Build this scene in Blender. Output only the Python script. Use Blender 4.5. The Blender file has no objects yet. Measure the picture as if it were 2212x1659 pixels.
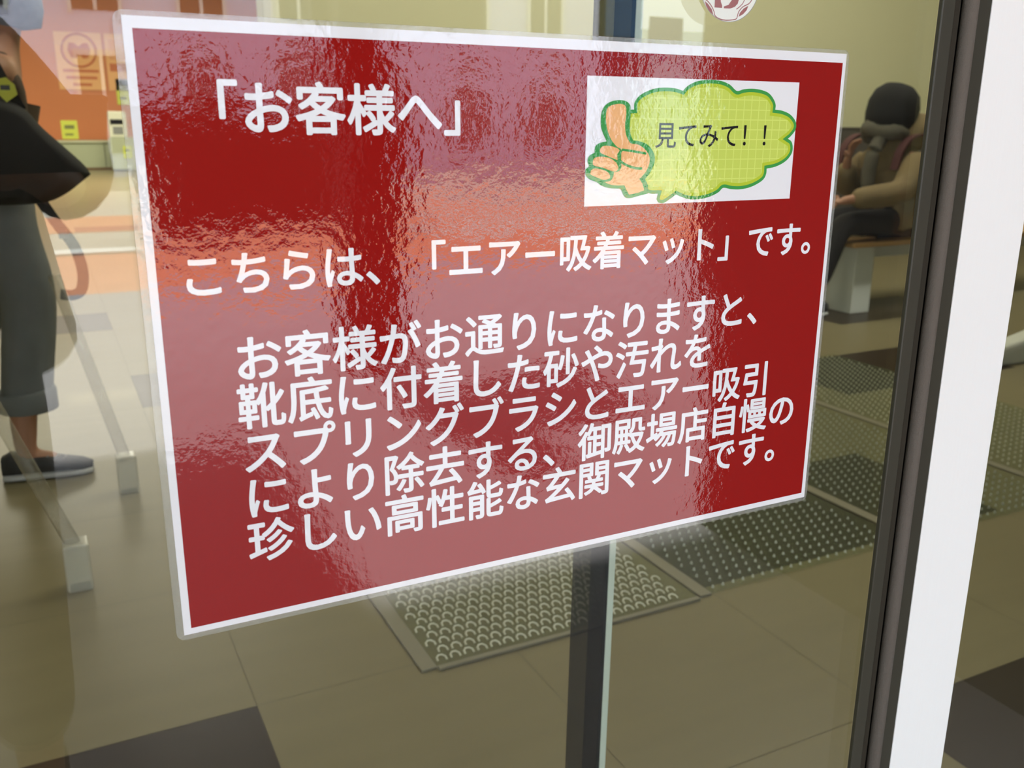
import bpy, bmesh, math, random
from mathutils import Vector, Matrix

random.seed(7)
SC = bpy.context.scene
COL = SC.collection
R = math.radians

# ------------------------------------------------------------------ camera
SIGN_Z = 0.95
cam_d = bpy.data.cameras.new('camera')
cam = bpy.data.objects.new('camera', cam_d)
COL.objects.link(cam)
cam_d.sensor_width = 36.0
cam_d.lens = 36.0 * 1979.3 / 2212.0
cam_d.clip_start = 0.02
cam_d.clip_end = 300
cam.location = (-0.248, -0.4495, 1.052)
YAW, PITCH, ROLL = R(26.672), R(-15.51), R(0.264)
fwd = Vector((math.sin(YAW) * math.cos(PITCH), math.cos(YAW) * math.cos(PITCH), math.sin(PITCH)))
rgt = Vector((math.cos(YAW), -math.sin(YAW), 0.0))
upv = rgt.cross(fwd)
r2 = math.cos(ROLL) * rgt + math.sin(ROLL) * upv
u2 = -math.sin(ROLL) * rgt + math.cos(ROLL) * upv
cam.rotation_euler = Matrix((r2, u2, -fwd)).transposed().to_euler()
cam_d.dof.use_dof = True
cam_d.dof.focus_distance = 0.60
cam_d.dof.aperture_fstop = 15.0
SC.camera = cam

# ------------------------------------------------------------------ world, sun, room lights, exposure
SC.view_settings.view_transform = 'Standard'
SC.view_settings.look = 'None'
SC.view_settings.gamma = 1.0
SC.view_settings.use_curve_mapping = False
SC.view_settings.exposure = -0.8
SC.cycles.use_denoising = True
SC.cycles.max_bounces = 12
SC.cycles.transparent_max_bounces = 24
SC.cycles.caustics_reflective = False
SC.cycles.sample_clamp_indirect = 8.0

W = bpy.data.worlds.new('overcast_sky')
SC.world = W
W.use_nodes = True
W.node_tree.nodes['Background'].inputs['Color'].default_value = (0.83, 0.93, 1.0, 1)
W.node_tree.nodes['Background'].inputs['Strength'].default_value = 11.0

sun_d = bpy.data.lights.new('sun', 'SUN')
sun_d.energy = 36.0
sun_d.angle = R(1.5)
sun_d.color = (1.0, 0.99, 0.97)
sun = bpy.data.objects.new('sun', sun_d)
COL.objects.link(sun)
sun.rotation_euler = Vector((-0.02, 0.62, -0.9)).to_track_quat('-Z', 'Y').to_euler()


def area(name, loc, sx, sy, power, color=(1.0, 0.955, 0.83)):
    d = bpy.data.lights.new(name, 'AREA')
    d.shape = 'RECTANGLE'
    d.size, d.size_y, d.energy, d.color = sx, sy, power, color
    o = bpy.data.objects.new(name, d)
    o.location = loc
    COL.objects.link(o)
    return o


area('ceiling_lamp', (0.8, 3.2, 4.9), 6.0, 3.0, 210)
area('ceiling_lamp', (4.6, 3.6, 4.9), 4.0, 3.0, 280)
area('ceiling_lamp', (-1.5, 10.0, 4.9), 6.0, 4.0, 330)
area('ceiling_lamp', (1.0, 19.0, 4.9), 9.0, 7.0, 2200)


# ------------------------------------------------------------------ material helpers
def lin(c):
    return tuple(((x / 255.0) / 12.92 if x / 255.0 <= 0.04045 else ((x / 255.0 + 0.055) / 1.055) ** 2.4) for x in c)


def mat(name, rgb, rough=0.5, spec=0.5, metal=0.0, var=0.0, scale=8.0, bump=0.0, bscale=60.0, stretch=None):
    m = bpy.data.materials.new(name)
    m.use_nodes = True
    nt = m.node_tree
    b = nt.nodes['Principled BSDF']
    c = lin(rgb)
    b.inputs['Base Color'].default_value = (*c, 1)
    b.inputs['Roughness'].default_value = rough
    b.inputs['Specular IOR Level'].default_value = spec
    b.inputs['Metallic'].default_value = metal
    if var > 0 or bump > 0:
        tc = nt.nodes.new('ShaderNodeTexCoord')
        mp = nt.nodes.new('ShaderNodeMapping')
        nt.links.new(tc.outputs['Object'], mp.inputs['Vector'])
        if stretch:
            mp.inputs['Scale'].default_value = stretch
    if var > 0:
        n = nt.nodes.new('ShaderNodeTexNoise')
        n.inputs['Scale'].default_value = scale
        n.inputs['Detail'].default_value = 6
        nt.links.new(mp.outputs[0], n.inputs['Vector'])
        mx = nt.nodes.new('ShaderNodeMix')
        mx.data_type = 'RGBA'
        mx.inputs[6].default_value = (*[x * (1 - var) for x in c], 1)
        mx.inputs[7].default_value = (*[min(1, x * (1 + var)) for x in c], 1)
        nt.links.new(n.outputs[0], mx.inputs[0])
        nt.links.new(mx.outputs[2], b.inputs['Base Color'])
    if bump > 0:
        n2 = nt.nodes.new('ShaderNodeTexNoise')
        n2.inputs['Scale'].default_value = bscale
        n2.inputs['Detail'].default_value = 4
        nt.links.new(mp.outputs[0], n2.inputs['Vector'])
        bp = nt.nodes.new('ShaderNodeBump')
        bp.inputs['Strength'].default_value = 1.0
        bp.inputs['Distance'].default_value = bump
        nt.links.new(n2.outputs[0], bp.inputs['Height'])
        nt.links.new(bp.outputs[0], b.inputs['Normal'])
    return m


def ripple_nodes(nt, amp):
    """Height field of the heat-laminated film: broad waves, bubbles and orange peel."""
    tc = nt.nodes.new('ShaderNodeTexCoord')
    mp = nt.nodes.new('ShaderNodeMapping')
    nt.links.new(tc.outputs['Object'], mp.inputs['Vector'])
    total = None
    for sc, dist, vec in ((7.0, 0.0013, (0.55, 1, 1.5)), (30.0, 0.00014, (1, 1, 1)), (210.0, 0.00008, (1, 1, 0.8)), (700.0, 0.000024, (1, 1, 1))):
        m2 = nt.nodes.new('ShaderNodeMapping')
        m2.inputs['Scale'].default_value = vec
        nt.links.new(mp.outputs[0], m2.inputs['Vector'])
        n = nt.nodes.new('ShaderNodeTexNoise')
        n.inputs['Scale'].default_value = sc
        n.inputs['Detail'].default_value = 1.0
        nt.links.new(m2.outputs[0], n.inputs['Vector'])
        mu = nt.nodes.new('ShaderNodeMath')
        mu.operation = 'MULTIPLY'
        mu.inputs[1].default_value = dist * amp
        nt.links.new(n.outputs[0], mu.inputs[0])
        if total is None:
            total = mu
        else:
            ad = nt.nodes.new('ShaderNodeMath')
            ad.operation = 'ADD'
            nt.links.new(total.outputs[0], ad.inputs[0])
            nt.links.new(mu.outputs[0], ad.inputs[1])
            total = ad
    bp = nt.nodes.new('ShaderNodeBump')
    bp.inputs['Strength'].default_value = 1.0
    bp.inputs['Distance'].default_value = 1.0
    nt.links.new(total.outputs[0], bp.inputs['Height'])
    return bp


def print_mat(name, rgb, coat=1.0, grid=None):
    """Printed paper under the glossy laminate."""
    m = bpy.data.materials.new(name)
    m.use_nodes = True
    nt = m.node_tree
    b = nt.nodes['Principled BSDF']
    b.inputs['Base Color'].default_value = (*lin(rgb), 1)
    b.inputs['Roughness'].default_value = 0.7
    b.inputs['Specular IOR Level'].default_value = 0.0
    b.inputs['Coat Weight'].default_value = coat
    b.inputs['Coat IOR'].default_value = 1.62
    b.inputs['Coat Roughness'].default_value = 0.018
    bp = ripple_nodes(nt, 1.0)
    nt.links.new(bp.outputs[0], b.inputs['Coat Normal'])
    if grid:
        tc = nt.nodes.new('ShaderNodeTexCoord')
        br = nt.nodes.new('ShaderNodeTexBrick')
        br.offset = 0
        br.inputs['Scale'].default_value = 1.0
        br.inputs['Mortar Size'].default_value = 0.0003
        br.inputs['Brick Width'].default_value = 0.0057
        br.inputs['Row Height'].default_value = 0.0057
        for i in (1, 2):
            br.inputs[i].default_value = (*lin(rgb), 1)
        br.inputs[3].default_value = (*lin(grid), 1)
        mp = nt.nodes.new('ShaderNodeMapping')
        mp.inputs['Rotation'].default_value = (R(-90), 0, 0)
        nt.links.new(tc.outputs['Object'], mp.inputs['Vector'])
        nt.links.new(mp.outputs[0], br.inputs['Vector'])
        nt.links.new(br.outputs[0], b.inputs['Base Color'])
    return m


def glass_mat(name, tint, base=0.04, alpha_rgb=None, alpha=0.0, rough=0.0, ripple=False, graze=1.0):
    """Thin clear sheet: transparent, with a Schlick mirror reflection and, if asked, some body colour."""
    m = bpy.data.materials.new(name)
    m.use_nodes = True
    nt = m.node_tree
    nt.nodes.remove(nt.nodes['Principled BSDF'])
    out = nt.nodes['Material Output']
    tr = nt.nodes.new('ShaderNodeBsdfTransparent')
    tr.inputs[0].default_value = (*tint, 1)
    gl = nt.nodes.new('ShaderNodeBsdfGlossy')
    gl.inputs['Roughness'].default_value = rough
    lw = nt.nodes.new('ShaderNodeLayerWeight')
    pw = nt.nodes.new('ShaderNodeMath')
    pw.operation = 'POWER'
    pw.inputs[1].default_value = 5.0
    nt.links.new(lw.outputs['Facing'], pw.inputs[0])
    ma = nt.nodes.new('ShaderNodeMath')
    ma.operation = 'MULTIPLY_ADD'
    ma.inputs[1].default_value = (1 - base) * graze
    ma.inputs[2].default_value = base
    nt.links.new(pw.outputs[0], ma.inputs[0])
    body = tr
    if alpha > 0:
        df = nt.nodes.new('ShaderNodeBsdfDiffuse')
        df.inputs[0].default_value = (*lin(alpha_rgb), 1)
        mb = nt.nodes.new('ShaderNodeMixShader')
        mb.inputs[0].default_value = alpha
        nt.links.new(tr.outputs[0], mb.inputs[1])
        nt.links.new(df.outputs[0], mb.inputs[2])
        body = mb
    if ripple:
        bp = ripple_nodes(nt, 1.0)
        nt.links.new(bp.outputs[0], gl.inputs['Normal'])
    mx = nt.nodes.new('ShaderNodeMixShader')
    nt.links.new(ma.outputs[0], mx.inputs[0])
    nt.links.new(body.outputs[0], mx.inputs[1])
    nt.links.new(gl.outputs[0], mx.inputs[2])
    nt.links.new(mx.outputs[0], out.inputs['Surface'])
    return m


# ------------------------------------------------------------------ mesh helpers
def link(name, me, m=None, parent=None):
    o = bpy.data.objects.new(name, me)
    COL.objects.link(o)
    if m is not None:
        for k in (m if isinstance(m, (list, tuple)) else [m]):
            me.materials.append(k)
    if parent is not None:
        o.parent = parent
    return o


def finish(name, bm, m=None, parent=None, smooth=False, bevel=0.0, loc=None):
    me = bpy.data.meshes.new(name)
    bmesh.ops.recalc_face_normals(bm, faces=bm.faces)
    bm.to_mesh(me)
    bm.free()
    if smooth:
        for p in me.polygons:
            p.use_smooth = True
    o = link(name, me, m, parent)
    if bevel:
        md = o.modifiers.new('bevel', 'BEVEL')
        md.width = bevel
        md.segments = 2
        md.limit_method = 'ANGLE'
    if loc:
        o.location = loc
    return o


def bbox(bm, x0, x1, y0, y1, z0, z1):
    vs = [bm.verts.new((x, y, z)) for x in (x0, x1) for y in (y0, y1) for z in (z0, z1)]
    for f in ((0, 1, 3, 2), (4, 6, 7, 5), (0, 4, 5, 1), (2, 3, 7, 6), (0, 2, 6, 4), (1, 5, 7, 3)):
        bm.faces.new([vs[i] for i in f])


def boxes(name, lst, m, parent=None, bevel=0.0):
    bm = bmesh.new()
    for b in lst:
        bbox(bm, *b)
    return finish(name, bm, m, parent, bevel=bevel)


def tag(o, label, cat, group=None, kind=None):
    if kind:
        o['kind'] = kind
    if label:
        o['label'] = label
    if cat:
        o['category'] = cat
    if group:
        o['group'] = group
    return o


def struct(name, lst, m, bevel=0.0):
    o = boxes(name, lst, m, None, bevel)
    o['kind'] = 'structure'
    return o


def empty(name, label, cat, loc=(0, 0, 0), rz=0.0, group=None):
    o = bpy.data.objects.new(name, None)
    COL.objects.link(o)
    o.location = loc
    o.rotation_euler = (0, 0, rz)
    return tag(o, label, cat, group)


def catmull(pts, n=6, closed=True, corner=50):
    """Smooth a traced outline but keep its sharp cusps."""
    N = len(pts)
    P = [Vector(p) for p in pts]

    def sharp(i):
        if not closed and i in (0, N - 1):
            return True
        a = P[i] - P[(i - 1) % N]
        b = P[(i + 1) % N] - P[i]
        return a.length < 1e-9 or b.length < 1e-9 or math.degrees(a.angle(b)) > corner
    out = []
    for i in range(N if closed else N - 1):
        p1, p2 = P[i], P[(i + 1) % N]
        p0 = P[(i - 1) % N] if (closed or i > 0) else p1
        p3 = P[(i + 2) % N] if (closed or i < N - 2) else p2
        t1 = (p2 - p0) * 0.5
        t2 = (p3 - p1) * 0.5
        if sharp(i):
            t1 = (p2 - p1) * 0.9
        if sharp((i + 1) % N):
            t2 = (p2 - p1) * 0.9
        for k in range(n):
            t = k / n
            out.append((2 * t ** 3 - 3 * t ** 2 + 1) * p1 + (t ** 3 - 2 * t ** 2 + t) * t1 + (-2 * t ** 3 + 3 * t ** 2) * p2 + (t ** 3 - t ** 2) * t2)
    if not closed:
        out.append(P[-1])
    return out


def flat(name, outlines, depth, m, parent, y):
    """Printed flat shapes (mm outlines in the sheet) as a very thin slab facing -y."""
    bm = bmesh.new()
    for pts in outlines:
        vs = [bm.verts.new((p[0] / 1000, y, p[1] / 1000)) for p in pts]
        es = [bm.edges.new((vs[i], vs[(i + 1) % len(vs)])) for i in range(len(vs))]
        bmesh.ops.triangle_fill(bm, edges=es, use_beauty=True, normal=(0, -1, 0))
    for f in bm.faces:
        f.normal_update()
        if f.normal.y > 0:
            f.normal_flip()
    if depth:
        g = bmesh.ops.extrude_face_region(bm, geom=list(bm.faces))
        bmesh.ops.translate(bm, verts=[v for v in g['geom'] if isinstance(v, bmesh.types.BMVert)], vec=(0, -depth, 0))
    me = bpy.data.meshes.new(name)
    bmesh.ops.recalc_face_normals(bm, faces=bm.faces)
    bm.to_mesh(me)
    bm.free()
    return link(name, me, m, parent)


def inset(pts, d):
    P = [Vector(p) for p in pts]
    n = len(P)
    area2 = sum(P[i].x * P[(i + 1) % n].y - P[(i + 1) % n].x * P[i].y for i in range(n))
    s = 1 if area2 > 0 else -1
    out = []
    for i in range(n):
        a = (P[i] - P[i - 1])
        b = (P[(i + 1) % n] - P[i])
        if a.length < 1e-6 or b.length < 1e-6:
            continue
        a.normalize()
        b.normalize()
        na = Vector((-a.y, a.x)) * s
        nb = Vector((-b.y, b.x)) * s
        q = na + nb
        if q.length < 1e-4:
            continue
        q.normalize()
        out.append(P[i] + q * d / max(0.45, q.dot(na)))
    return out


def ribbon(pts, w):
    P = [Vector(p) for p in pts]
    L, Q = [], []
    for i in range(len(P)):
        t = (P[min(i + 1, len(P) - 1)] - P[max(i - 1, 0)]).normalized()
        n = Vector((-t.y, t.x)) * w / 2
        L.append(P[i] + n)
        Q.append(P[i] - n)
    return L + Q[::-1]


def letters(name, text, x0, base, size, m, parent, y, bold=0.0, squeeze=1.0):
    cu = bpy.data.curves.new(name, 'FONT')
    cu.body = text
    cu.size = 1.0
    cu.extrude = 0.0
    cu.fill_mode = 'FRONT'
    cu.resolution_u = 4
    ob = bpy.data.objects.new(name, cu)
    COL.objects.link(ob)
    bpy.context.view_layer.update()
    me = bpy.data.meshes.new_from_object(ob.evaluated_get(bpy.context.evaluated_depsgraph_get()))
    bpy.data.objects.remove(ob)
    me.materials.clear()
    src = [(v.co.x, v.co.y) for v in me.vertices]
    tris = [tuple(p.vertices) for p in me.polygons]
    bm = bmesh.new()
    for k in range(8 if bold else 1):      # thicken the strokes all round
        dx, dz = bold * math.cos(k * math.pi / 4), bold * math.sin(k * math.pi / 4)
        vs = [bm.verts.new((x0 / 1000 + (a + dx) * size * squeeze / 1000, y - k * 4e-6, base / 1000 + (b + dz) * size / 1000)) for a, b in src]
        for t in tris:
            bm.faces.new([vs[i] for i in t])
    for f in bm.faces:
        f.normal_update()
        if f.normal.y > 0:
            f.normal_flip()
    bm.to_mesh(me)
    bm.free()
    return link(name, me, m, parent)


def tube(bm, pts, r, seg=8):
    P = [Vector(p) for p in pts]
    rings = []
    for i, p in enumerate(P):
        t = (P[min(i + 1, len(P) - 1)] - P[max(i - 1, 0)]).normalized()
        ref = Vector((0, 0, 1)) if abs(t.z) < 0.9 else Vector((1, 0, 0))
        a = t.cross(ref).normalized()
        b = t.cross(a)
        rr = r[i] if isinstance(r, (list, tuple)) else r
        rings.append([bm.verts.new(p + (a * math.cos(2 * math.pi * k / seg) + b * math.sin(2 * math.pi * k / seg)) * rr) for k in range(seg)])
    for i in range(len(rings) - 1):
        for k in range(seg):
            bm.faces.new((rings[i][k], rings[i][(k + 1) % seg], rings[i + 1][(k + 1) % seg], rings[i + 1][k]))
    bm.faces.new(rings[0][::-1])
    bm.faces.new(rings[-1])


def strap_mesh(bm, pts, w, t, wdir=(0, 1, 0), flat_to=None):
    P = [Vector(p) for p in pts]
    wd = Vector(wdir)
    rings = []
    for i, p in enumerate(P):
        tg = (P[min(i + 1, len(P) - 1)] - P[max(i - 1, 0)]).normalized()
        n = Vector(flat_to) if flat_to else tg.cross(wd).normalized()
        a = n.cross(tg).normalized()
        rings.append([bm.verts.new(p + a * w / 2 * sx + n * t / 2 * sy) for sx, sy in ((1, 1), (-1, 1), (-1, -1), (1, -1))])
    for i in range(len(rings) - 1):
        for k in range(4):
            bm.faces.new((rings[i][k], rings[i][(k + 1) % 4], rings[i + 1][(k + 1) % 4], rings[i + 1][k]))
    bm.faces.new(rings[0][::-1])
    bm.faces.new(rings[-1])


def skin(name, nodes, edges, root, m, parent=None, sub=2):
    """One continuous limb-like surface grown on a jointed skeleton."""
    ks = list(nodes)
    me = bpy.data.meshes.new(name)
    me.from_pydata([nodes[k][0] for k in ks], [(ks.index(a), ks.index(b)) for a, b in edges], [])
    ob = bpy.data.objects.new(name, me)
    COL.objects.link(ob)
    md = ob.modifiers.new('skin', 'SKIN')
    md.use_smooth_shade = True
    md.branch_smoothing = 0.6
    sv = me.skin_vertices[0].data
    for i, k in enumerate(ks):
        r = nodes[k][1]
        sv[i].radius = (r, r) if not isinstance(r, tuple) else r
        sv[i].use_root = (k == root)
    ss = ob.modifiers.new('sub', 'SUBSURF')
    ss.levels = ss.render_levels = sub
    bpy.context.view_layer.update()
    nm = bpy.data.meshes.new_from_object(ob.evaluated_get(bpy.context.evaluated_depsgraph_get()))
    bpy.data.objects.remove(ob)
    for p in nm.polygons:
        p.use_smooth = True
    nm.materials.clear()
    return link(name, nm, m, parent)


def blob(name, prof, m, parent, loc=(0, 0, 0), seg=24, rot=(0, 0, 0), cut=None, sc=(1, 1, 1)):
    """Lathe of (radius, height) pairs with a squash, for hats, hair and masks."""
    bm = bmesh.new()
    rings = []
    for r, h in prof:
        rings.append([bm.verts.new((r * math.cos(2 * math.pi * k / seg) * sc[0], r * math.sin(2 * math.pi * k / seg) * sc[1], h * sc[2])) for k in range(seg)])
    for i in range(len(rings) - 1):
        for k in range(seg):
            bm.faces.new((rings[i][k], rings[i][(k + 1) % seg], rings[i + 1][(k + 1) % seg], rings[i + 1][k]))
    bm.faces.new(rings[0][::-1])
    bm.faces.new(rings[-1])
    o = finish(name, bm, m, parent, smooth=True)
    o.location = loc
    o.rotation_euler = rot
    return o


# ------------------------------------------------------------------ materials
M_beige = mat('floor_vinyl_beige', (124, 115, 86), rough=0.3, spec=0.12, var=0.10, scale=2.2, stretch=(1.0, 7.0, 1.0))
M_brown = mat('floor_vinyl_brown', (50, 40, 27), rough=0.3, spec=0.12, var=0.12, scale=3.0, stretch=(1.0, 6.0, 1.0))
M_wall = mat('wall_cream', (238, 236, 196), rough=0.8, var=0.03, scale=1.5)
M_wain = mat('wainscot_charcoal', (96, 90, 84), rough=0.6, var=0.05)
M_orange = mat('wall_terracotta', (205, 128, 84), rough=0.7, var=0.03, scale=1.0)
M_ceil = mat('ceiling_white', (225, 222, 205), rough=0.9)
M_white = mat('white_aluminium', (238, 240, 236), rough=0.38, spec=0.4, var=0.015, scale=40, stretch=(20, 20, 0.3))
M_frame = mat('dark_bronze_aluminium', (50, 48, 36), rough=0.45, spec=0.4)
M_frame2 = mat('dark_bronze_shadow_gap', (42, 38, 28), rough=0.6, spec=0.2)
M_rubber = mat('grey_brush_seal', (98, 92, 84), rough=0.95, spec=0.1, bump=0.0006, bscale=900)
M_black = mat('black_rubber', (16, 15, 13), rough=0.7, spec=0.15)
M_glass = glass_mat('door_glass', (0.965, 0.975, 0.94), base=0.05)
M_paper = print_mat('paper_white', (226, 228, 229))
M_red = print_mat('paper_red', (142, 21, 17))
M_text = print_mat('print_white', (226, 229, 231))
M_pgreen = print_mat('print_green', (62, 150, 72))
M_pyel = print_mat('print_olive_green', (176, 196, 52))
M_pbub = print_mat('print_lime', (190, 208, 92), grid=(206, 222, 112))
M_pskin = print_mat('print_peach', (232, 178, 120))
M_pblk = print_mat('print_black', (26, 24, 26))
M_film = glass_mat('laminate_border', (0.95, 0.95, 0.94), base=0.05, alpha_rgb=(225, 228, 222), alpha=0.13, rough=0.05, ripple=True)
M_smoke = glass_mat('smoked_panel', (0.40, 0.40, 0.38), base=0.004)
M_smoke2 = glass_mat('smoked_panel_dark', (0.2, 0.205, 0.21), base=0.004)
M_edge = mat('pale_door_edge', (206, 220, 212), rough=0.35)

# ------------------------------------------------------------------ the room
TX, TY, OX, OY = 0.527, 0.535, 0.0, 0.042
DARK = {(-1, 1), (-2, 1), (-3, 1), (2, 0), (3, 0), (2, 2), (3, 2), (5, 4), (6, 4), (7, 6), (8, 6), (-1, 9), (-2, 9), (-3, 9), (-4, 9), (-1, 4), (-2, 4),
        (4, 8), (5, 8), (1, 6), (0, 6), (-7, 5), (-6, 5), (1, 11), (2, 11), (-4, 14), (-3, 14), (3, 15), (0, 19), (1, 19), (-6, 21), (-5, 21), (4, 24), (2, 28), (3, 28)}
DARK -= {(-1, 4), (-2, 4)}
bm = bmesh.new()
g = 0.0006
for i in range(-15, 19):
    for j in range(0, 51):
        x0, x1 = OX + i * TX + g, OX + (i + 1) * TX - g
        y0, y1 = OY + j * TY + g, OY + (j + 1) * TY - g
        vs = [bm.verts.new((x, y, 0)) for x, y in ((x0, y0), (x1, y0), (x1, y1), (x0, y1))]
        f = bm.faces.new(vs)
        f.material_index = 1 if (i, j) in DARK else 0
x0, x1, y0, y1 = OX - 15 * TX, OX + 19 * TX, OY, OY + 51 * TY
vs = [bm.verts.new(c) for c in ((x0, y0, -0.0015), (x1, y0, -0.0015), (x1, y1, -0.0015), (x0, y1, -0.0015))]
f = bm.faces.new(vs)
f.material_index = 2
bot = [bm.verts.new(c) for c in ((x0, y0, -0.1), (x1, y0, -0.1), (x1, y1, -0.1), (x0, y1, -0.1))]
for k in range(4):
    f = bm.faces.new((vs[k], vs[(k + 1) % 4], bot[(k + 1) % 4], bot[k]))
    f.material_index = 2
bm.faces.new(bot[::-1]).material_index = 2
me = bpy.data.meshes.new('floor')
bm.to_mesh(me)
bm.free()
M_joint = mat('floor_joint', (100, 92, 68), rough=0.6)
floor = link('floor', me, [M_beige, M_brown, M_joint])
floor['kind'] = 'structure'
XL, XR, YB, ZC = -7.9, 10.0, 27.3, 5.0

struct('ceiling', [(XL - .1, XR + .1, 0.05, YB + .1, ZC, ZC + .1)], M_ceil)
struct('wall_left', [(XL - .1, XL, 0.05, YB, 0, ZC)], M_wall)
struct('wall_right', [(XR, XR + .1, 0.05, YB, 0, ZC)], M_wall)
struct('wall_back', [(XL, XR, YB - 0.1, YB, 0, 0.74), ], mat('counter_base_wall', (176, 178, 148), rough=0.7))
struct('wall_orange', [(XL, XR, YB - 0.1, YB, 0.74, ZC)], M_orange)
# cream partition on the right with a dark wainscot
struct('wall_partition', [(1.33, XR, 6.5, 6.62, 0, ZC)], M_wall)
struct('trim_partition_edge', [(1.262, 1.33, 6.46, 6.66, 0, ZC)], mat('partition_edge_cream', (240, 236, 205), rough=0.6), bevel=0.012)
struct('trim_wainscot', [(1.34, XR, 6.47, 6.4995, 0, 1.075)], M_wain)
struct('trim_wainscot_cap', [(1.34, XR, 6.462, 6.4995, 1.0755, 1.09)], M_wain)
# storefront: what carries the glass
M_store = mat('storefront_panel', (70, 68, 62), rough=0.6)
struct('wall_front', [(XL, -1.6, -0.04, 0.04, 0, ZC), (1.9, XR, -0.04, 0.04, 0, ZC), (-1.6, 1.9, -0.04, 0.04, 2.3, ZC)], M_store)

# the two panes: the wide door leaf at left and the narrow one at right of the white stile
d1 = struct('door_1', [(-1.58, 0.2885, 0.001, 0.009, 0.02, 2.29)], M_glass)
w1 = struct('window_1', [(0.4065, 1.88, 0.001, 0.009, 0.02, 2.29)], M_glass)

# door stile: dark leaf edge, shadow gap, rounded brush seal, dark return and the white face
stile = struct('trim_door_stile', [(0.338, 0.4055, -0.0014, 0.034, 0.0, 2.295)], M_white, bevel=0.0004)
boxes('return_strip', [(0.3225, 0.3375, -0.001, 0.002, 0.0, 2.295)], M_frame, stile)
boxes('leaf_frame', [(0.2885, 0.3005, -0.003, 0.0008, 0.0, 2.295)], M_frame, stile, bevel=0.0008)
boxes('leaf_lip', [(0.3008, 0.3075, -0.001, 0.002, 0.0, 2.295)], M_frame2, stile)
boxes('shadow_gap', [(0.3076, 0.3224, 0.0045, 0.0055, 0.0, 2.295)], M_black, stile)
bm = bmesh.new()
bmesh.ops.create_cone(bm, cap_ends=True, segments=24, radius1=0.0053, radius2=0.0053, depth=2.29)
bmesh.ops.translate(bm, verts=bm.verts, vec=(0.3172, -0.001, 1.148))
finish('brush_seal', bm, M_rubber, stile, smooth=True)
struct('trim_threshold', [(-1.6, 1.9, -0.05, 0.04, -0.05, 0.019)], mat('threshold_steel', (120, 120, 115), rough=0.4, metal=0.8))

# ------------------------------------------------------------------ the notice
sign = empty('notice_sign', 'large red laminated notice with white Japanese lettering taped on the glass door', 'sign', (0, 0, SIGN_Z))
Y0 = -0.0005
boxes('paper_sheet', [(-0.210, 0.210, -0.0011, Y0, -0.1485, 0.1485)], M_paper, sign)
flat('red_panel', [[(-206, 143.4), (207.3, 143.1), (206.9, -144.8), (-206.3, -145.2)]], 0.0, M_red, sign, -0.00117)['label'] = 'red printed panel inside the white paper margin'
YT = -0.00124


def rrect(x0, x1, z0, z1, r, n=8):
    pts = []
    for cx, cz, a in ((x1 - r, z1 - r, 0), (x0 + r, z1 - r, 90), (x0 + r, z0 + r, 180), (x1 - r, z0 + r, 270)):
        for k in range(n + 1):
            t = R(a + 90 * k / n)
            pts.append((cx + r * math.cos(t), cz + r * math.sin(t)))
    return pts


bm = bmesh.new()
outer = rrect(-213.6, 212.2, -151.2, 150.7, 4.5)
inner = rrect(-210.0, 210.0, -148.5, 148.5, 0.3)
for yy in (-0.0012, -0.0004):
    pass
ov = [[bm.verts.new((p[0] / 1000, yy, p[1] / 1000)) for p in outer] for yy in (-0.0012, -0.0003)]
iv = [[bm.verts.new((p[0] / 1000, yy, p[1] / 1000)) for p in inner] for yy in (-0.0012, -0.0003)]
n = len(outer)
for k in range(n):
    j = (k + 1) % n
    bm.faces.new((ov[0][k], ov[0][j], iv[0][j], iv[0][k]))
    bm.faces.new((ov[1][k], iv[1][k], iv[1][j], ov[1][j]))
    bm.faces.new((ov[0][k], ov[1][k], ov[1][j], ov[0][j]))
finish('laminate_border', bm, M_film, sign)['label'] = 'clear plastic laminate edge around the paper'

letters('heading_text', '「お客様へ」', -188.5, 101.6, 25.2, M_text, sign, YT, 0.022)
letters('body_text', 'こちらは、「エアー吸着マット」です。', -196.9, 26.8, 22.5, M_text, sign, YT, 0.019)
for k, s in enumerate(('お客様がお通りになりますと、', '靴底に付着した砂や汚れを', 'スプリングブラシとエアー吸引', 'により除去する、御殿場店自慢の', '珍しい高性能な玄関マットです。')):
    letters('body_text', s, -175.2, -16.3 - 24.35 * k, 24.6, M_text, sign, YT, 0.019)

# ---- the printed picture: thumb and speech bubble
pic = flat('picture_panel', [[(21.9, 130.4), (173.0, 130.6), (172.8, 60.9), (21.9, 60.6)]], 0.0, M_paper, sign, -0.00122)
pic['label'] = 'white picture card printed with a thumbs up and a green bubble'
cloud_pts=[(50.4,112.9),(52.9,113.2),(53.0,116.9),(55.7,120.3),(60.5,122.9),(66.8,124.8),(73.9,125.4),(80.5,125.1),(85.9,123.9),(87.8,125.8),(92.1,128.2),(97.9,129.8),(105.5,130.4),(113.1,129.9),(119.5,128.0),(124.8,124.7),(129.9,125.7),(136.2,126.2),(143.5,125.6),(149.4,123.9),(153.4,120.6),(155.4,117.3),(155.4,114.5),(161.1,113.9),(167.2,112.0),(171.4,108.9),(173.2,105.8),(172.6,102.3),(169.5,98.9),(167.3,97.4),(170.3,95.8),(171.8,92.6),(171.5,88.8),(168.5,85.0),(163.7,82.2),(158.0,80.4),(152.2,79.6),(152.1,76.4),(150.3,73.2),(145.6,70.5),(139.2,68.4),(131.9,67.5),(125.4,67.8),(119.4,68.7),(116.0,66.2),(109.8,63.8),(102.1,62.5),(94.4,62.7),(88.9,64.1),(84.7,65.7),(77.7,61.7),(74.8,60.9),(72.2,61.5),(70.8,63.4),(71.7,66.5),(64.9,67.0),(52.3,72.0),(46.5,90.0),(46.0,110.5)]
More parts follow.
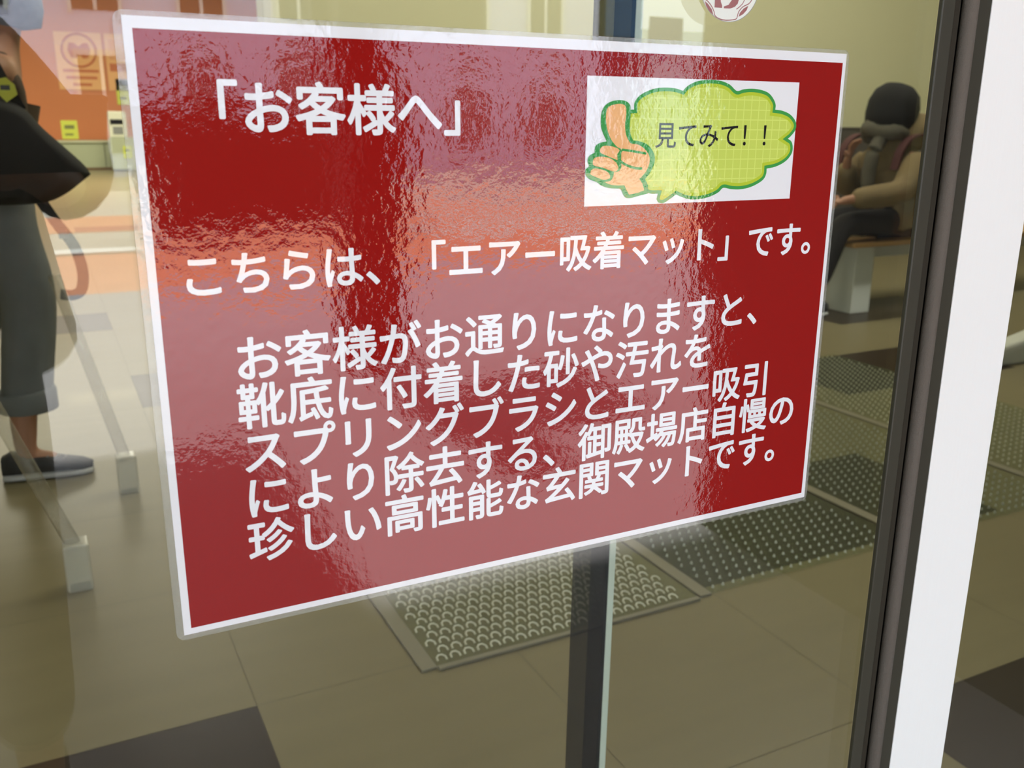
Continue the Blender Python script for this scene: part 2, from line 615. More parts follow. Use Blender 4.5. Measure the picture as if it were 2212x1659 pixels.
hand_pts=[(50.4,112.9),(50.0,115.5),(47.4,117.5),(43.3,118.1),(38.5,117.5),(34.5,115.8),(32.0,112.7),(31.1,108.3),(31.6,103.2),(33.4,99.3),(35.5,96.0),(30.8,95.1),(28.1,93.2),(27.7,89.8),(24.5,88.4),(23.3,85.6),(24.4,82.7),(22.1,80.8),(22.3,77.9),(24.9,75.6),(29.8,73.8),(32.6,72.0),(38.2,70.4),(44.6,70.0),(46.0,69.4),(47.9,66.1),(49.8,64.7),(53.4,64.6),(57.7,65.5),(64.5,66.8),(64.3,71.3),(62.1,74.9),(65.7,79.0),(68.0,83.6),(68.1,87.7),(66.1,91.3),(62.7,94.2),(57.6,95.9),(52.9,96.5),(51.0,99.9),(50.2,104.5),(50.6,109.6)]
palm_pts=[(34.6,112.2),(36.5,114.7),(41.3,116.0),(45.1,115.9),(47.2,114.3),(47.6,110.1),(47.1,105.0),(47.9,99.9),(49.8,96.5),(51.6,94.8),(56.3,94.2),(60.7,91.9),(63.7,88.9),(64.7,86.0),(64.4,83.1),(62.7,79.6),(60.0,76.7),(58.1,75.1),(60.2,72.6),(61.8,68.7),(56.8,67.3),(51.5,66.5),(49.6,69.3),(48.0,71.8),(43.1,71.8),(38.2,72.5),(35.0,73.8),(38.8,74.6),(40.4,77.0),(40.7,79.1),(43.8,79.6),(45.5,81.6),(45.4,84.2),(45.3,86.2),(45.2,89.7),(45.1,91.9),(42.2,93.1),(38.6,96.5),(36.0,101.0),(34.5,106.6)]
f1_pts=[(31.1,91.4),(32.7,93.3),(36.7,93.6),(42.2,92.4),(44.0,91.1),(42.8,88.5),(42.9,85.7),(39.7,86.8),(35.5,88.3),(31.8,89.7)]
f2_pts=[(26.7,85.3),(28.0,87.2),(32.1,87.8),(37.6,86.9),(41.9,84.5),(43.7,81.6),(42.1,79.6),(38.6,80.0),(33.0,81.8),(27.4,83.0)]
f3_pts=[(25.3,79.3),(26.5,81.0),(30.2,81.2),(35.1,80.0),(37.9,78.0),(38.2,75.9),(34.6,75.1),(29.7,76.4),(25.9,77.9)]
line1_pts=[(45.4,91.5),(53.6,90.5),(62.2,89.2)]
line2_pts=[(45.4,91.1),(43.2,88.8),(43.9,86.2),(47.5,83.6),(54.0,81.4),(59.8,80.9)]
lensL_pts=[(98.3,172.6),(100.7,171.2),(103.5,168.6),(105.0,165.5),(101.8,167.4),(99.3,170.3)]
lensR_pts=[(123.1,165.5),(124.0,167.8),(126.5,170.2),(129.8,171.9),(128.9,169.5),(126.4,167.1)]
poly_pts=[(96.9,173.2),(99.1,173.3),(102.6,170.8),(105.1,167.6),(106.0,165.4),(108.8,163.9),(114.1,163.2),(120.2,163.9),(122.0,164.9),(122.9,168.0),(125.7,171.0),(130.1,173.0),(132.2,175.3)]
sblk_pts=[(105.4,173.7),(108.0,173.9),(110.8,170.7),(110.7,169.6),(105.5,169.6)]
s2_pts=[(112.0,170.5),(115.3,171.5),(117.7,174.5),(122.6,174.8),(121.9,172.5),(119.9,170.7),(116.6,169.6),(112.1,169.5)]
arc_pts=[(126.8,175.0),(125.5,172.7),(123.4,170.9),(121.2,169.5)]
cl = catmull(cloud_pts, 5)
flat('bubble_outline', [cl], 0, M_pgreen, pic, -0.00130)
flat('bubble_rim', [inset(cl, 2.0)], 0, M_pyel, pic, -0.00136)
flat('bubble_fill', [inset(cl, 3.9)], 0, M_pbub, pic, -0.00142)
flat('hand_outline', [catmull(hand_pts, 4)], 0, M_pgreen, pic, -0.00148)
flat('printed_hand', [catmull(palm_pts, 4), catmull(f1_pts, 4, corner=70), catmull(f2_pts, 4, corner=70), catmull(f3_pts, 4, corner=70)], 0, M_pskin, pic, -0.00154)
flat('finger_lines', [ribbon(catmull(line1_pts, 5, False), 1.3), ribbon(catmull(line2_pts, 5, False), 1.4)], 0, M_pgreen, pic, -0.00160)
letters('bubble_text', '見てみて！！', 67.6, 93.6, 15.4, M_pblk, pic, -0.00150, 0.006)

# ------------------------------------------------------------------ round sticker on the glass above the notice
st = empty('round_sticker', 'round white football sticker with maroon print, on the glass above the notice', 'sticker', (0, 0, SIGN_Z))
CX, CZ, CR = 115.6, 184.2, 21.8
disc = [(CX + CR * math.cos(R(a)), CZ + CR * math.sin(R(a))) for a in range(0, 360, 5)]
M_stw = mat('sticker_white', (222, 226, 216), rough=0.4)
M_str = mat('sticker_maroon', (150, 92, 90), rough=0.4)
flat('sticker_disc', [disc], 0.0002, M_stw, st, -0.0002)
mir = lambda pts: [(p[0], 2 * CZ - p[1]) for p in pts]
ys = -0.00046
for lens in (lensL_pts, lensR_pts, mir(lensL_pts), mir(lensR_pts)):
    flat('football_patch', [lens], 0, M_str, st, ys)
flat('seam_print', [ribbon(catmull(poly_pts, 3, False), 0.55), ribbon(catmull(mir(poly_pts), 3, False), 0.55), ribbon(arc_pts, 0.5)], 0, M_str, st, ys - .00003)
top = [(105.4, 173.7), (108.0, 173.9), (111.2, 177.5), (111.2, 196), (105.4, 198)]
sblk2 = [(105.4, 198.5), (105.4, 169.6), (110.7, 169.6), (110.8, 170.7), (109.6, 173), (109.2, 176), (109.2, 198.5)]
flat('maroon_emblem', [sblk2, s2_pts], 0, M_str, st, ys - .00006)
ring = [(CX + CR * math.cos(R(a)), CZ + CR * math.sin(R(a))) for a in range(0, 361, 5)]
flat('sticker_rim', [ribbon(ring, 0.35)], 0, mat('sticker_edge_grey', (150, 152, 144), rough=0.5), st, ys - .00008)

# ------------------------------------------------------------------ smoked stile of the inner door
post = empty('inner_door_stile', 'dark smoked upright with a pale edge standing behind the notice', 'door post', (0.2505, 0.35, 0.0))
post.rotation_euler = (0, R(0.8), 0)
boxes('smoked_panel', [(-0.0265, -0.003, -0.003, 0.003, 0.0, 2.6)], M_smoke, post)
boxes('dark_panel', [(-0.003, 0.0175, -0.003, 0.003, 0.0, 2.6)], M_smoke2, post)
boxes('pale_edge', [(0.0175, 0.0255, -0.004, 0.004, 0.0, 2.6)], M_edge, post)

# ------------------------------------------------------------------ entrance mats
M_mat = glass_mat('mat_mesh', (0.97, 0.98, 0.95), base=0.01, alpha_rgb=(98, 112, 74), alpha=0.09, rough=0.3, graze=0.06)
M_nub = mat('mat_bristle', (182, 184, 174), rough=0.4, spec=0.5)
M_nubw = mat('mat_bristle_pale', (216, 214, 196), rough=0.3, spec=0.6)
M_bar = mat('mat_bar', (116, 110, 88), rough=0.45, var=0.08, scale=30)


def entrance_mat(x, label, pale, stud=None):
    t = empty('entrance_mat', label, 'mat', (x, 1.075, 0.0), 0, 'ribbed entrance mats inside the door')
    wd, ln = 0.69, 1.65
    boxes('mat_sheet', [(0.035, wd - 0.002, 0.004, ln, 0.003, 0.006)], M_mat, t)
    boxes('side_bar', [(0.0, 0.034, 0.0, ln, 0.0, 0.0065)], M_bar, t, bevel=0.002)
    if pale:
        boxes('front_bar', [(0.0345, wd - 0.002, -0.010, 0.003, 0.0, 0.007)], M_bar, t, bevel=0.002)
    bm = bmesh.new()
    p = 0.0305
    nx, ny = int((wd - 0.05) / p), int((ln - 0.02) / p)
    for i in range(nx):
        for j in range(ny):
            cx, cy = 0.052 + i * p + (p / 2 if j % 2 else 0), 0.02 + j * p
            if cx > wd - 0.012:
                continue
            if pale:   # open half rings that stand up from the sheet
                pts = [(cx + 0.0105 * math.cos(R(a)), cy + 0.0105 * math.sin(R(a)), 0.0075 + 0.004 * math.sin(R(a * 0.9))) for a in range(-20, 201, 44)]
                tube(bm, pts, 0.0022, 4)
            else:
                a = 0.0038
                vs = [bm.verts.new((cx + a * math.cos(R(q)) * 0.9, cy + a * math.sin(R(q)), 0.006)) for q in range(0, 360, 72)]
                tp = [bm.verts.new((cx + a * .55 * math.cos(R(q)), cy + a * .55 * math.sin(R(q)), 0.0125)) for q in range(0, 360, 72)]
                for q in range(5):
                    bm.faces.new((vs[q], vs[(q + 1) % 5], tp[(q + 1) % 5], tp[q]))
                bm.faces.new(tp)
    finish('mat_bristles', bm, M_nubw if pale else (stud or M_nub), t)
    return t


entrance_mat(0.318, 'pale ring-textured entrance mat directly below the notice, left end of the mat row', True)
entrance_mat(1.012, 'studded entrance mat over the dark tile, second from the left of the mat row', False)
entrance_mat(1.712, 'studded entrance mat beside the door frame, third from the left of the mat row', False)
entrance_mat(2.412, 'studded entrance mat at the far right end of the mat row, partly behind the stile', False, M_nubw)

# ------------------------------------------------------------------ slanted shapes with square feet, added to imitate pale reflected streaks
M_streak = glass_mat('streak_translucent', (0.9, 0.9, 0.88), base=0.03, alpha_rgb=(220, 212, 190), alpha=0.16, rough=0.2)
M_foot = glass_mat('streak_foot', (0.9, 0.9, 0.88), base=0.05, alpha_rgb=(235, 232, 215), alpha=0.36, rough=0.2)


def streak(loc, topv, label):
    t = empty('pale_streak', label, 'streak', loc, 0, 'added slanted streaks')
    bm = bmesh.new()
    tube(bm, [(0, 0, 0.10), topv], 0.017, 10)
    finish('shaft', bm, M_streak, t, smooth=True)
    boxes('square_foot', [(-0.028, 0.028, -0.03, 0.03, 0.0, 0.118)], M_foot, t, bevel=0.006)
    return t


streak((-0.122, 2.36, 0), (-0.128, 0.0, 0.66), 'slanted added pale pole whose foot stands nearer the notice, right of the sneaker')
streak((-0.278, 1.77, 0), (-0.21, 0.0, 0.72), 'slanted added pale pole in front of the sneaker, nearer the glass')

# ------------------------------------------------------------------ bench
M_wood = mat('bench_oak', (188, 148, 92), rough=0.45, var=0.15, scale=5, stretch=(1, 12, 6))
M_bwhite = mat('bench_white', (206, 208, 196), rough=0.5)
bench = empty('bench', 'white bench with an oak top that the seated person sits on', 'bench', (3.93, 3.44, 0))
boxes('seat_top', [(0.0, 3.0, 0.0, 0.48, 0.395, 0.425)], M_wood, bench, bevel=0.004)
for xx in (0.045, 2.75):
    boxes('leg', [(xx, xx + 0.15, 0.02, 0.46, 0.0, 0.3945)], M_bwhite, bench, bevel=0.004)
boxes('rail', [(0.196, 2.749, 0.2, 0.28, 0.30, 0.3945)], M_bwhite, bench)

# ------------------------------------------------------------------ people
M_skin = mat('skin', (176, 128, 100), rough=0.55)
M_hair = mat('hair_black', (22, 19, 18), rough=0.6, bump=0.002, bscale=120)
M_denim = mat('denim_grey_blue', (112, 116, 114), rough=0.85, var=0.15, scale=14, bump=0.0012, bscale=80)
M_jacket = mat('jacket_brown', (84, 68, 52), rough=0.85, var=0.1, scale=20)
M_maskc = mat('face_mask_blue_grey', (128, 138, 158), rough=0.8, var=0.25, scale=40)
M_shoe = mat('sneaker_charcoal', (52, 52, 52), rough=0.75, var=0.2, scale=60)
M_sole = mat('sneaker_sole_white', (200, 200, 196), rough=0.6)
M_nav = mat('bag_black', (18, 16, 15), rough=0.7, var=0.2, scale=12)
M_coat = mat('coat_khaki', (128, 110, 76), rough=0.9, var=0.12, scale=9, bump=0.004, bscale=22)
M_pants = mat('trousers_black', (34, 32, 32), rough=0.85)
M_beanie = mat('beanie_black', (30, 30, 28), rough=0.95, bump=0.002, bscale=160)
M_scarf = mat('scarf_grey', (98, 94, 80), rough=0.95, var=0.25, scale=18)
M_maroon = mat('strap_maroon', (84, 46, 44), rough=0.8)


def hand_nodes(nodes, edges, wrist, key, d, side, curl):
    """Five tapered, curled fingers rooted in a palm. d: pointing direction, side: thumb side, curl: palm normal."""
    d, side, curl = Vector(d).normalized(), Vector(side).normalized(), Vector(curl).normalized()
    w = Vector(nodes[wrist][0])
    pk = key + 'palm'
    nodes[pk] = (tuple(w + d * 0.05), (0.026, 0.019))
    edges.append((wrist, pk))
    for f, (off, ln) in enumerate(((0.022, 0.066), (0.007, 0.074), (-0.008, 0.068), (-0.022, 0.052))):
        p0 = w + d * 0.088 + side * off
        p1 = p0 + d * ln * 0.5 + curl * ln * 0.18
        p2 = p1 + d * ln * 0.2 + curl * ln * 0.42
        prev = pk
        for q, (p, r) in enumerate(((p0, 0.0095), (p1, 0.0085), (p2, 0.007))):
            k = f'{key}f{f}{q}'
            nodes[k] = (tuple(p), r)
            edges.append((prev, k))
            prev = k
    p0 = w + d * 0.035 + side * 0.034
    p1 = p0 + d * 0.03 + side * 0.018 + curl * 0.012
    nodes[key + 't0'] = (tuple(p0), 0.011)
    nodes[key + 't1'] = (tuple(p1), 0.0085)
    edges.append((pk, key + 't0'))
    edges.append((key + 't0', key + 't1'))


def sneaker(parent, x, y, z, rz, pitch=0.0):
    t = bpy.data.objects.new('sneaker', None)
    COL.objects.link(t)
    t.parent = parent
    t.location = (x, y, z)
    t.rotation_euler = (0, pitch, rz)
    secs = [(-0.075, 0.030, 0.075), (-0.05, 0.036, 0.088), (0.0, 0.037, 0.082), (0.05, 0.040, 0.070), (0.10, 0.044, 0.056), (0.15, 0.040, 0.044), (0.178, 0.024, 0.032)]

    def loft(name, z0, zf, m, grow):
        bm = bmesh.new()
        rings = []
        for xx, hw, hh in secs:
            top = zf(hh)
            rg = []
            for k in range(14):
                a = 2 * math.pi * k / 14
                cy, cz = math.cos(a), math.sin(a)
                rg.append(bm.verts.new((xx, (abs(cy) ** 0.7) * math.copysign(1, cy) * (hw + grow), z0 + (top - z0) * (0.5 + 0.5 * (abs(cz) ** 0.7) * math.copysign(1, cz)))))
            rings.append(rg)
        for i in range(len(rings) - 1):
            for k in range(14):
                bm.faces.new((rings[i][k], rings[i][(k + 1) % 14], rings[i + 1][(k + 1) % 14], rings[i + 1][k]))
        bm.faces.new(rings[0][::-1])
        bm.faces.new(rings[-1])
        return finish(name, bm, m, t, smooth=True)
    loft('shoe_upper', 0.014, lambda h: h, M_shoe, 0.0)
    loft('shoe_sole', 0.0, lambda h: 0.024, M_sole, 0.004)
    bm = bmesh.new()
    for q in range(4):
        xx = 0.03 + q * 0.022
        zz = 0.0785 - q * 0.0065
        tube(bm, [(xx, -0.022, zz - 0.006), (xx + 0.01, 0.0, zz + 0.001), (xx, 0.022, zz - 0.006)], 0.0028, 5)
    finish('laces', bm, mat('lace_grey', (150, 150, 146), rough=0.8), t, smooth=True)
    return t


# ---- walker at the left, mid-stride towards the right
wk = empty('person', 'walking person in rolled grey jeans, face mask and black sneakers, left of the notice', 'person', (-0.355, 2.70, 0))
N = {'pelvis': ((-0.015, 0, 0.90), (0.13, 0.095)), 'belly': ((0.005, 0, 1.02), (0.125, 0.09)), 'chest': ((0.03, 0, 1.16), (0.14, 0.10)), 'neck0': ((0.05, 0, 1.275), (0.055, 0.055)),
     'neck1': ((0.063, 0, 1.33), (0.048, 0.048)), 'skull': ((0.065, 0, 1.42), (0.074, 0.082)), 'crown': ((0.06, 0, 1.485), (0.062, 0.07)),
     'chin': ((0.125, 0, 1.365), 0.026), 'nose': ((0.160, 0, 1.425), 0.010), 'ear1': ((0.055, -0.082, 1.42), 0.012), 'ear2': ((0.055, 0.082, 1.42), 0.012)}
E_ = [('pelvis', 'belly'), ('belly', 'chest'), ('chest', 'neck0'), ('neck0', 'neck1'), ('neck1', 'skull'), ('skull', 'crown'), ('skull', 'chin'), ('skull', 'nose'), ('skull', 'ear1'), ('skull', 'ear2')]
legs = {'R': [(-0.015, -0.085, 0.84), (0.032, -0.085, 0.54), (-0.03, -0.085, 0.20), (-0.035, -0.085, 0.07), (0.06, -0.085, 0.035)],
        'L': [(-0.02, 0.085, 0.84), (-0.10, 0.085, 0.52), (-0.30, 0.085, 0.25), (-0.38, 0.085, 0.17), (-0.345, 0.085, 0.075)]}
for s, pts in legs.items():
    prev = 'pelvis'
    for q, (p, r) in enumerate(zip(pts, (0.078, 0.056, 0.042, 0.034, 0.03))):
        N[f'leg{s}{q}'] = (p, r)
        E_.append((prev, f'leg{s}{q}'))
        prev = f'leg{s}{q}'
arms = {'R': [(0.02, -0.165, 1.225), (-0.08, -0.17, 1.0), (-0.16, -0.13, 0.80)], 'L': [(0.02, 0.165, 1.225), (-0.05, 0.20, 0.99), (-0.16, 0.17, 0.80)]}
for s, pts in arms.items():
    prev = 'chest'
    for q, (p, r) in enumerate(zip(pts, (0.05, 0.036, 0.024))):
        N[f'arm{s}{q}'] = (p, r)
        E_.append((prev, f'arm{s}{q}'))
        prev = f'arm{s}{q}'
hand_nodes(N, E_, 'armR2', 'hr', (-0.3, 0.1, -1), (1, 0, 0), (0.2, 1, 0))
hand_nodes(N, E_, 'armL2', 'hl', (-0.3, -0.1, -1), (1, 0, 0), (0.2, -1, 0))
skin('body', N, E_, 'pelvis', M_skin, wk)
J = {'hip': ((-0.015, 0, 0.95), (0.160, 0.135)), 'seat': ((-0.018, 0, 0.85), (0.165, 0.14))}
JE = [('hip', 'seat')]
for s, pts in (('R', [(-0.012, -0.085, 0.78), (0.036, -0.085, 0.57), (0.012, -0.085, 0.42), (-0.010, -0.085, 0.27), (-0.0115, -0.085, 0.235)]), ('L', [(-0.04, 0.085, 0.78), (-0.10, 0.085, 0.52), (-0.19, 0.085, 0.385), (-0.28, 0.085, 0.275), (-0.295, 0.085, 0.257)])):
    prev = 'seat'
    for q, (p, r) in enumerate(zip(pts, (0.098, 0.083, 0.081, 0.078, 0.079))):
        J[s + str(q)] = (p, r)
        JE.append((prev, s + str(q)))
        prev = s + str(q)
jeans = skin('jeans', J, JE, 'hip', M_denim, wk)
bm = bmesh.new()
tube(bm, [(-0.011, -0.085, 0.285), (-0.0105, -0.085, 0.28), (-0.0115, -0.085, 0.222), (-0.0115, -0.085, 0.219)], [0.078, 0.083, 0.084, 0.079], 20)
finish('rolled_cuff', bm, M_denim, jeans, smooth=True)
K = {'hem': ((-0.015, 0, 0.90), (0.155, 0.12)), 'waist': ((0.0, 0, 1.0), (0.152, 0.115)), 'chest': ((0.028, 0, 1.15), (0.165, 0.125)), 'neck': ((0.048, 0, 1.265), (0.075, 0.07))}
KE = [('hem', 'waist'), ('waist', 'chest'), ('chest', 'neck')]
for s, pts in arms.items():
    prev = 'chest'
    e, w = Vector(pts[1]), Vector(pts[2])
    for q, (p, r) in enumerate(zip([pts[0], pts[1], tuple(e + (w - e) * 0.85)], (0.068, 0.052, 0.040))):
        K[s + str(q)] = (p, r)
        KE.append((prev, s + str(q)))
        prev = s + str(q)
skin('jacket', K, KE, 'waist', M_jacket, wk)
blob('hair', [(0.02, -0.105), (0.085, -0.10), (0.102, -0.04), (0.106, 0.02), (0.092, 0.07), (0.05, 0.098), (0.008, 0.104)], M_hair, wk, (0.035, 0, 1.455), sc=(1.0, 0.98, 1))
blob('face_mask', [(0.03, -0.062), (0.07, -0.055), (0.083, -0.01), (0.080, 0.035), (0.06, 0.05)], M_maskc, wk, (0.095, 0, 1.385), sc=(0.88, 0.98, 1.0))
sneaker(wk, -0.03, -0.085, 0.0, -0.10)
sneaker(wk, -0.335, 0.085, 0.1, 0.0, R(48))

# ---- the black shoulder bag
bag = empty('shoulder_bag', 'black shoulder bag with a yellow tag and hanging strap, carried by the walking person', 'bag', (-0.33, 2.47, 0.86))
bm = bmesh.new()
secs = []
out = [(-0.20, 0.0), (-0.05, -0.012), (0.07, -0.01), (0.130, 0.010), (0.188, 0.052), (0.206, 0.066), (0.185, 0.10), (0.10, 0.19), (0.055, 0.245), (-0.02, 0.27), (-0.2, 0.28)]
sm = catmull(out, 4)
rings = []
for k, (yy, s) in enumerate(((-0.07, 0.80), (-0.055, 0.93), (-0.03, 1.0), (0.03, 1.0), (0.06, 0.93), (0.075, 0.8))):
    cx, cz = -0.03, 0.12
    rings.append([bm.verts.new((cx + (p.x - cx) * s, yy, cz + (p.y - cz) * s)) for p in sm])
for i in range(len(rings) - 1):
    for k in range(len(sm)):
        bm.faces.new((rings[i][k], rings[i][(k + 1) % len(sm)], rings[i + 1][(k + 1) % len(sm)], rings[i + 1][k]))
bm.faces.new(rings[0][::-1])
bm.faces.new(rings[-1])
finish('bag_body', bm, M_nav, bag, smooth=True)
bm = bmesh.new()
strap_mesh(bm, catmull([(0.05, -0.02, 0.235), (0.02, -0.03, 0.30), (-0.01, -0.03, 0.37), (-0.06, 0.02, 0.44)], 5, False), 0.035, 0.005, flat_to=(0, 1, 0))
finish('shoulder_strap', bm, M_nav, bag)
bm = bmesh.new()
strap_mesh(bm, catmull([(0.06, -0.02, 0.02), (0.10, -0.02, -0.06), (0.14, -0.02, -0.13), (0.155, -0.02, -0.20), (0.148, -0.02, -0.255), (0.125, -0.02, -0.272), (0.09, -0.02, -0.268)], 5, False), 0.030, 0.005, flat_to=(0, 1, 0))
finish('hanging_strap', bm, M_nav, bag)
bm = bmesh.new()
bbox(bm, 0.105, 0.129, -0.035, -0.005, -0.11, -0.085)
finish('strap_buckle', bm, mat('buckle_grey', (60, 62, 66), rough=0.4), bag, bevel=0.003)
bm = bmesh.new()
pts = [(-0.005, 0.31), (0.028, 0.318), (0.046, 0.30), (0.05, 0.275), (0.022, 0.255), (0.006, 0.275)]
vs = [bm.verts.new((p[0], -0.085, p[1])) for p in pts]
f = bm.faces.new(vs)
g_ = bmesh.ops.extrude_face_region(bm, geom=[f])
bmesh.ops.translate(bm, verts=[v for v in g_['geom'] if isinstance(v, bmesh.types.BMVert)], vec=(0, 0.004, 0))
tagp = finish('yellow_tag', bm, mat('tag_yellow', (196, 200, 40), rough=0.5), bag)
boxes('tag_print', [(0.012, 0.034, -0.0875, -0.0855, 0.286, 0.298)], mat('tag_print_dark', (50, 52, 40)), tagp)

# ---- seated person at the right
sp = empty('person', 'seated person in a black beanie and khaki coat, back turned, on the bench', 'person', (4.40, 3.62, 0.03))
N = {'pelvis': ((0, 0, 0.51), (0.15, 0.12)), 'belly': ((0.0, 0, 0.64), (0.14, 0.11)), 'chest': ((-0.05, 0, 0.82), (0.15, 0.12)), 'neck0': ((-0.09, 0, 0.96), (0.06, 0.06)), 'neck1': ((-0.11, 0, 1.02), (0.052, 0.052)),
     'skull': ((-0.13, 0, 1.12), (0.085, 0.085)), 'crown': ((-0.12, 0, 1.19), (0.072, 0.072)), 'chin': ((-0.2, 0, 1.06), 0.03), 'nose': ((-0.235, 0, 1.115), 0.011)}
E_ = [('pelvis', 'belly'), ('belly', 'chest'), ('chest', 'neck0'), ('neck0', 'neck1'), ('neck1', 'skull'), ('skull', 'crown'), ('skull', 'chin'), ('skull', 'nose')]
sarms = {'R': [(-0.06, 0.19, 0.87), (-0.16, 0.24, 0.66), (-0.30, 0.1, 0.85)], 'L': [(-0.06, -0.19, 0.87), (-0.20, -0.25, 0.68), (-0.54, -0.14, 0.64)]}
for s, pts in sarms.items():
    prev = 'chest'
    for q, (p, r) in enumerate(zip(pts, (0.055, 0.04, 0.026))):
        N[f'arm{s}{q}'] = (p, r)
        E_.append((prev, f'arm{s}{q}'))
        prev = f'arm{s}{q}'
hand_nodes(N, E_, 'armR2', 'hr', (-0.1, -0.4, 0.9), (-1, 0, 0), (0.2, -1, 0))
hand_nodes(N, E_, 'armL2', 'hl', (-1, 0.1, -0.2), (0, 0.6, 0.8), (0, 0.2, -1))
slegs = {'R': [(-0.02, 0.095, 0.50), (-0.50, 0.11, 0.50), (-0.62, 0.11, 0.10), (-0.72, 0.11, 0.035)], 'L': [(-0.02, -0.095, 0.50), (-0.52, -0.11, 0.50), (-0.66, -0.11, 0.10), (-0.76, -0.11, 0.035)]}
for s, pts in slegs.items():
    prev = 'pelvis'
    for q, (p, r) in enumerate(zip(pts, (0.08, 0.06, 0.04, 0.032))):
        N[f'leg{s}{q}'] = (p, r)
        E_.append((prev, f'leg{s}{q}'))
        prev = f'leg{s}{q}'
skin('body', N, E_, 'pelvis', M_skin, sp)
T = {'seat': ((0.0, 0, 0.525), (0.15, 0.10))}
TE = []
for s, pts in slegs.items():
    prev = 'seat'
    for q, (p, r) in enumerate(zip((pts[0], pts[1], (pts[2][0], pts[2][1], 0.14)), (0.09, 0.076, 0.058))):
        T[s + str(q)] = (p, r)
        TE.append((prev, s + str(q)))
        prev = s + str(q)
skin('trousers', T, TE, 'seat', M_pants, sp)
for s, x in (('R', -0.62), ('L', -0.66)):
    sneaker(sp, x, 0.11 if s == 'R' else -0.11, -0.03, R(180))
K = {'hem': ((0.06, 0, 0.49), (0.18, 0.15)), 'waist': ((0.03, 0, 0.63), (0.23, 0.21)), 'chest': ((-0.02, 0, 0.82), (0.215, 0.185)), 'collar': ((-0.08, 0, 0.98), (0.135, 0.12)), 'collar2': ((-0.10, 0, 1.05), (0.095, 0.09))}
KE = [('hem', 'waist'), ('waist', 'chest'), ('chest', 'collar'), ('collar', 'collar2')]
for s, pts in sarms.items():
    prev = 'chest'
    e, w = Vector(pts[1]), Vector(pts[2])
    for q, (p, r) in enumerate(zip([pts[0], pts[1], tuple(e + (w - e) * 0.9)], (0.09, 0.08, 0.062))):
        K[s + str(q)] = (p, r)
        KE.append((prev, s + str(q)))
        prev = s + str(q)
coat = skin('coat', K, KE, 'waist', M_coat, sp)
blob('hood', [(0.05, -0.10), (0.15, -0.09), (0.175, -0.03), (0.16, 0.04), (0.10, 0.08), (0.05, 0.085)], M_coat, coat, (0.02, 0, 1.02), rot=(0, R(-28), 0))
blob('beanie', [(0.09, -0.10), (0.122, -0.09), (0.136, -0.02), (0.138, 0.05), (0.12, 0.11), (0.08, 0.15), (0.03, 0.165), (0.004, 0.167)], M_beanie, sp, (-0.085, 0, 1.125), rot=(0, R(16), 0), sc=(1.12, 1.05, 1.05))
bm = bmesh.new()
tube(bm, [(-0.115 + 0.105 * math.cos(R(t)), 0.105 * math.sin(R(t)), 1.005 - 0.03 * math.cos(R(t)) + 0.012 * math.sin(R(3 * t))) for t in range(0, 361, 20)], [0.046 + 0.006 * math.sin(k * 1.7) for k in range(19)], 10)
tube(bm, catmull([(-0.20, -0.05, 0.99), (-0.255, -0.05, 0.90), (-0.27, -0.045, 0.80), (-0.265, -0.04, 0.70)], 4, False), 0.04, 8)
finish('scarf', bm, M_scarf, sp, smooth=True)
bp = empty('backpack', 'maroon backpack on the back of the seated person, mostly behind the door frame', 'bag', (4.68, 3.66, 0.435))
bm = bmesh.new()
bmesh.ops.create_cube(bm, size=1.0)
bmesh.ops.scale(bm, verts=bm.verts, vec=(0.10, 0.28, 0.34))
bmesh.ops.translate(bm, verts=bm.verts, vec=(0.105, 0.03, 0.18))
finish('pack_body', bm, M_maroon, bp, bevel=0.04)
for sy in (-0.20, 0.24):
    bm = bmesh.new()
    strap_mesh(bm, catmull([(0.02, sy, 0.33), (-0.02, sy, 0.45), (-0.12, sy, 0.545), (-0.24, sy, 0.595), (-0.36, sy, 0.585), (-0.44, sy, 0.51), (-0.475, sy, 0.40)], 5, False), 0.055, 0.014)
    finish('shoulder_strap', bm, M_maroon, bp)
bm = bmesh.new()
strap_mesh(bm, catmull([(-0.23, -0.285, 0.27), (-0.15, -0.285, 0.215), (-0.07, -0.27, 0.13), (-0.02, -0.24, 0.05)], 5, False), 0.018, 0.008, (0, 0.3, 1))
finish('waist_strap', bm, M_maroon, bp)

# ------------------------------------------------------------------ far end of the hall, at the left
ct = empty('service_counter', 'long pale green counter under the orange wall at the far left', 'counter', (-0.5, 26.2, 0))
M_ct = mat('counter_sage', (172, 178, 148), rough=0.5)
for k in range(5):
    boxes('panel', [(-3.0 + k * 1.6, -3.0 + k * 1.6 + 1.58, 0, 0.95, 0.06, 0.68)], M_ct, ct)
boxes('worktop', [(-3.05, 5.05, -0.05, 0.97, 0.681, 0.735)], mat('counter_top', (196, 198, 170), rough=0.4), ct)
boxes('kick_rail', [(-3.0, 4.98, -0.02, 0.9, 0.0, 0.058)], mat('kick_brown', (110, 84, 60)), ct)
kx = empty('ticket_machine', 'white ticket machine with a dark slot beside the left edge of the notice', 'machine', (1.72, 25.7, 0))
boxes('machine_body', [(-0.32, 0.4, -0.2, 0.3, 0.02, 0.82)], M_ct, kx, bevel=0.02)
boxes('machine_head', [(-0.3, 0.12, -0.1, 0.3, 0.821, 1.46)], mat('machine_ivory', (222, 222, 200), rough=0.4), kx, bevel=0.03)
boxes('slot', [(-0.27, 0.03, -0.115, -0.1005, 1.14, 1.26)], M_black, kx)
boxes('keypad', [(-0.22, 0.02, -0.115, -0.1005, 0.9, 1.08)], mat('keypad_grey', (130, 132, 128)), kx)
M_ytag = mat('sticker_lime', (206, 214, 84), rough=0.5)
M_ink = mat('poster_ink', (196, 112, 66), rough=0.7)


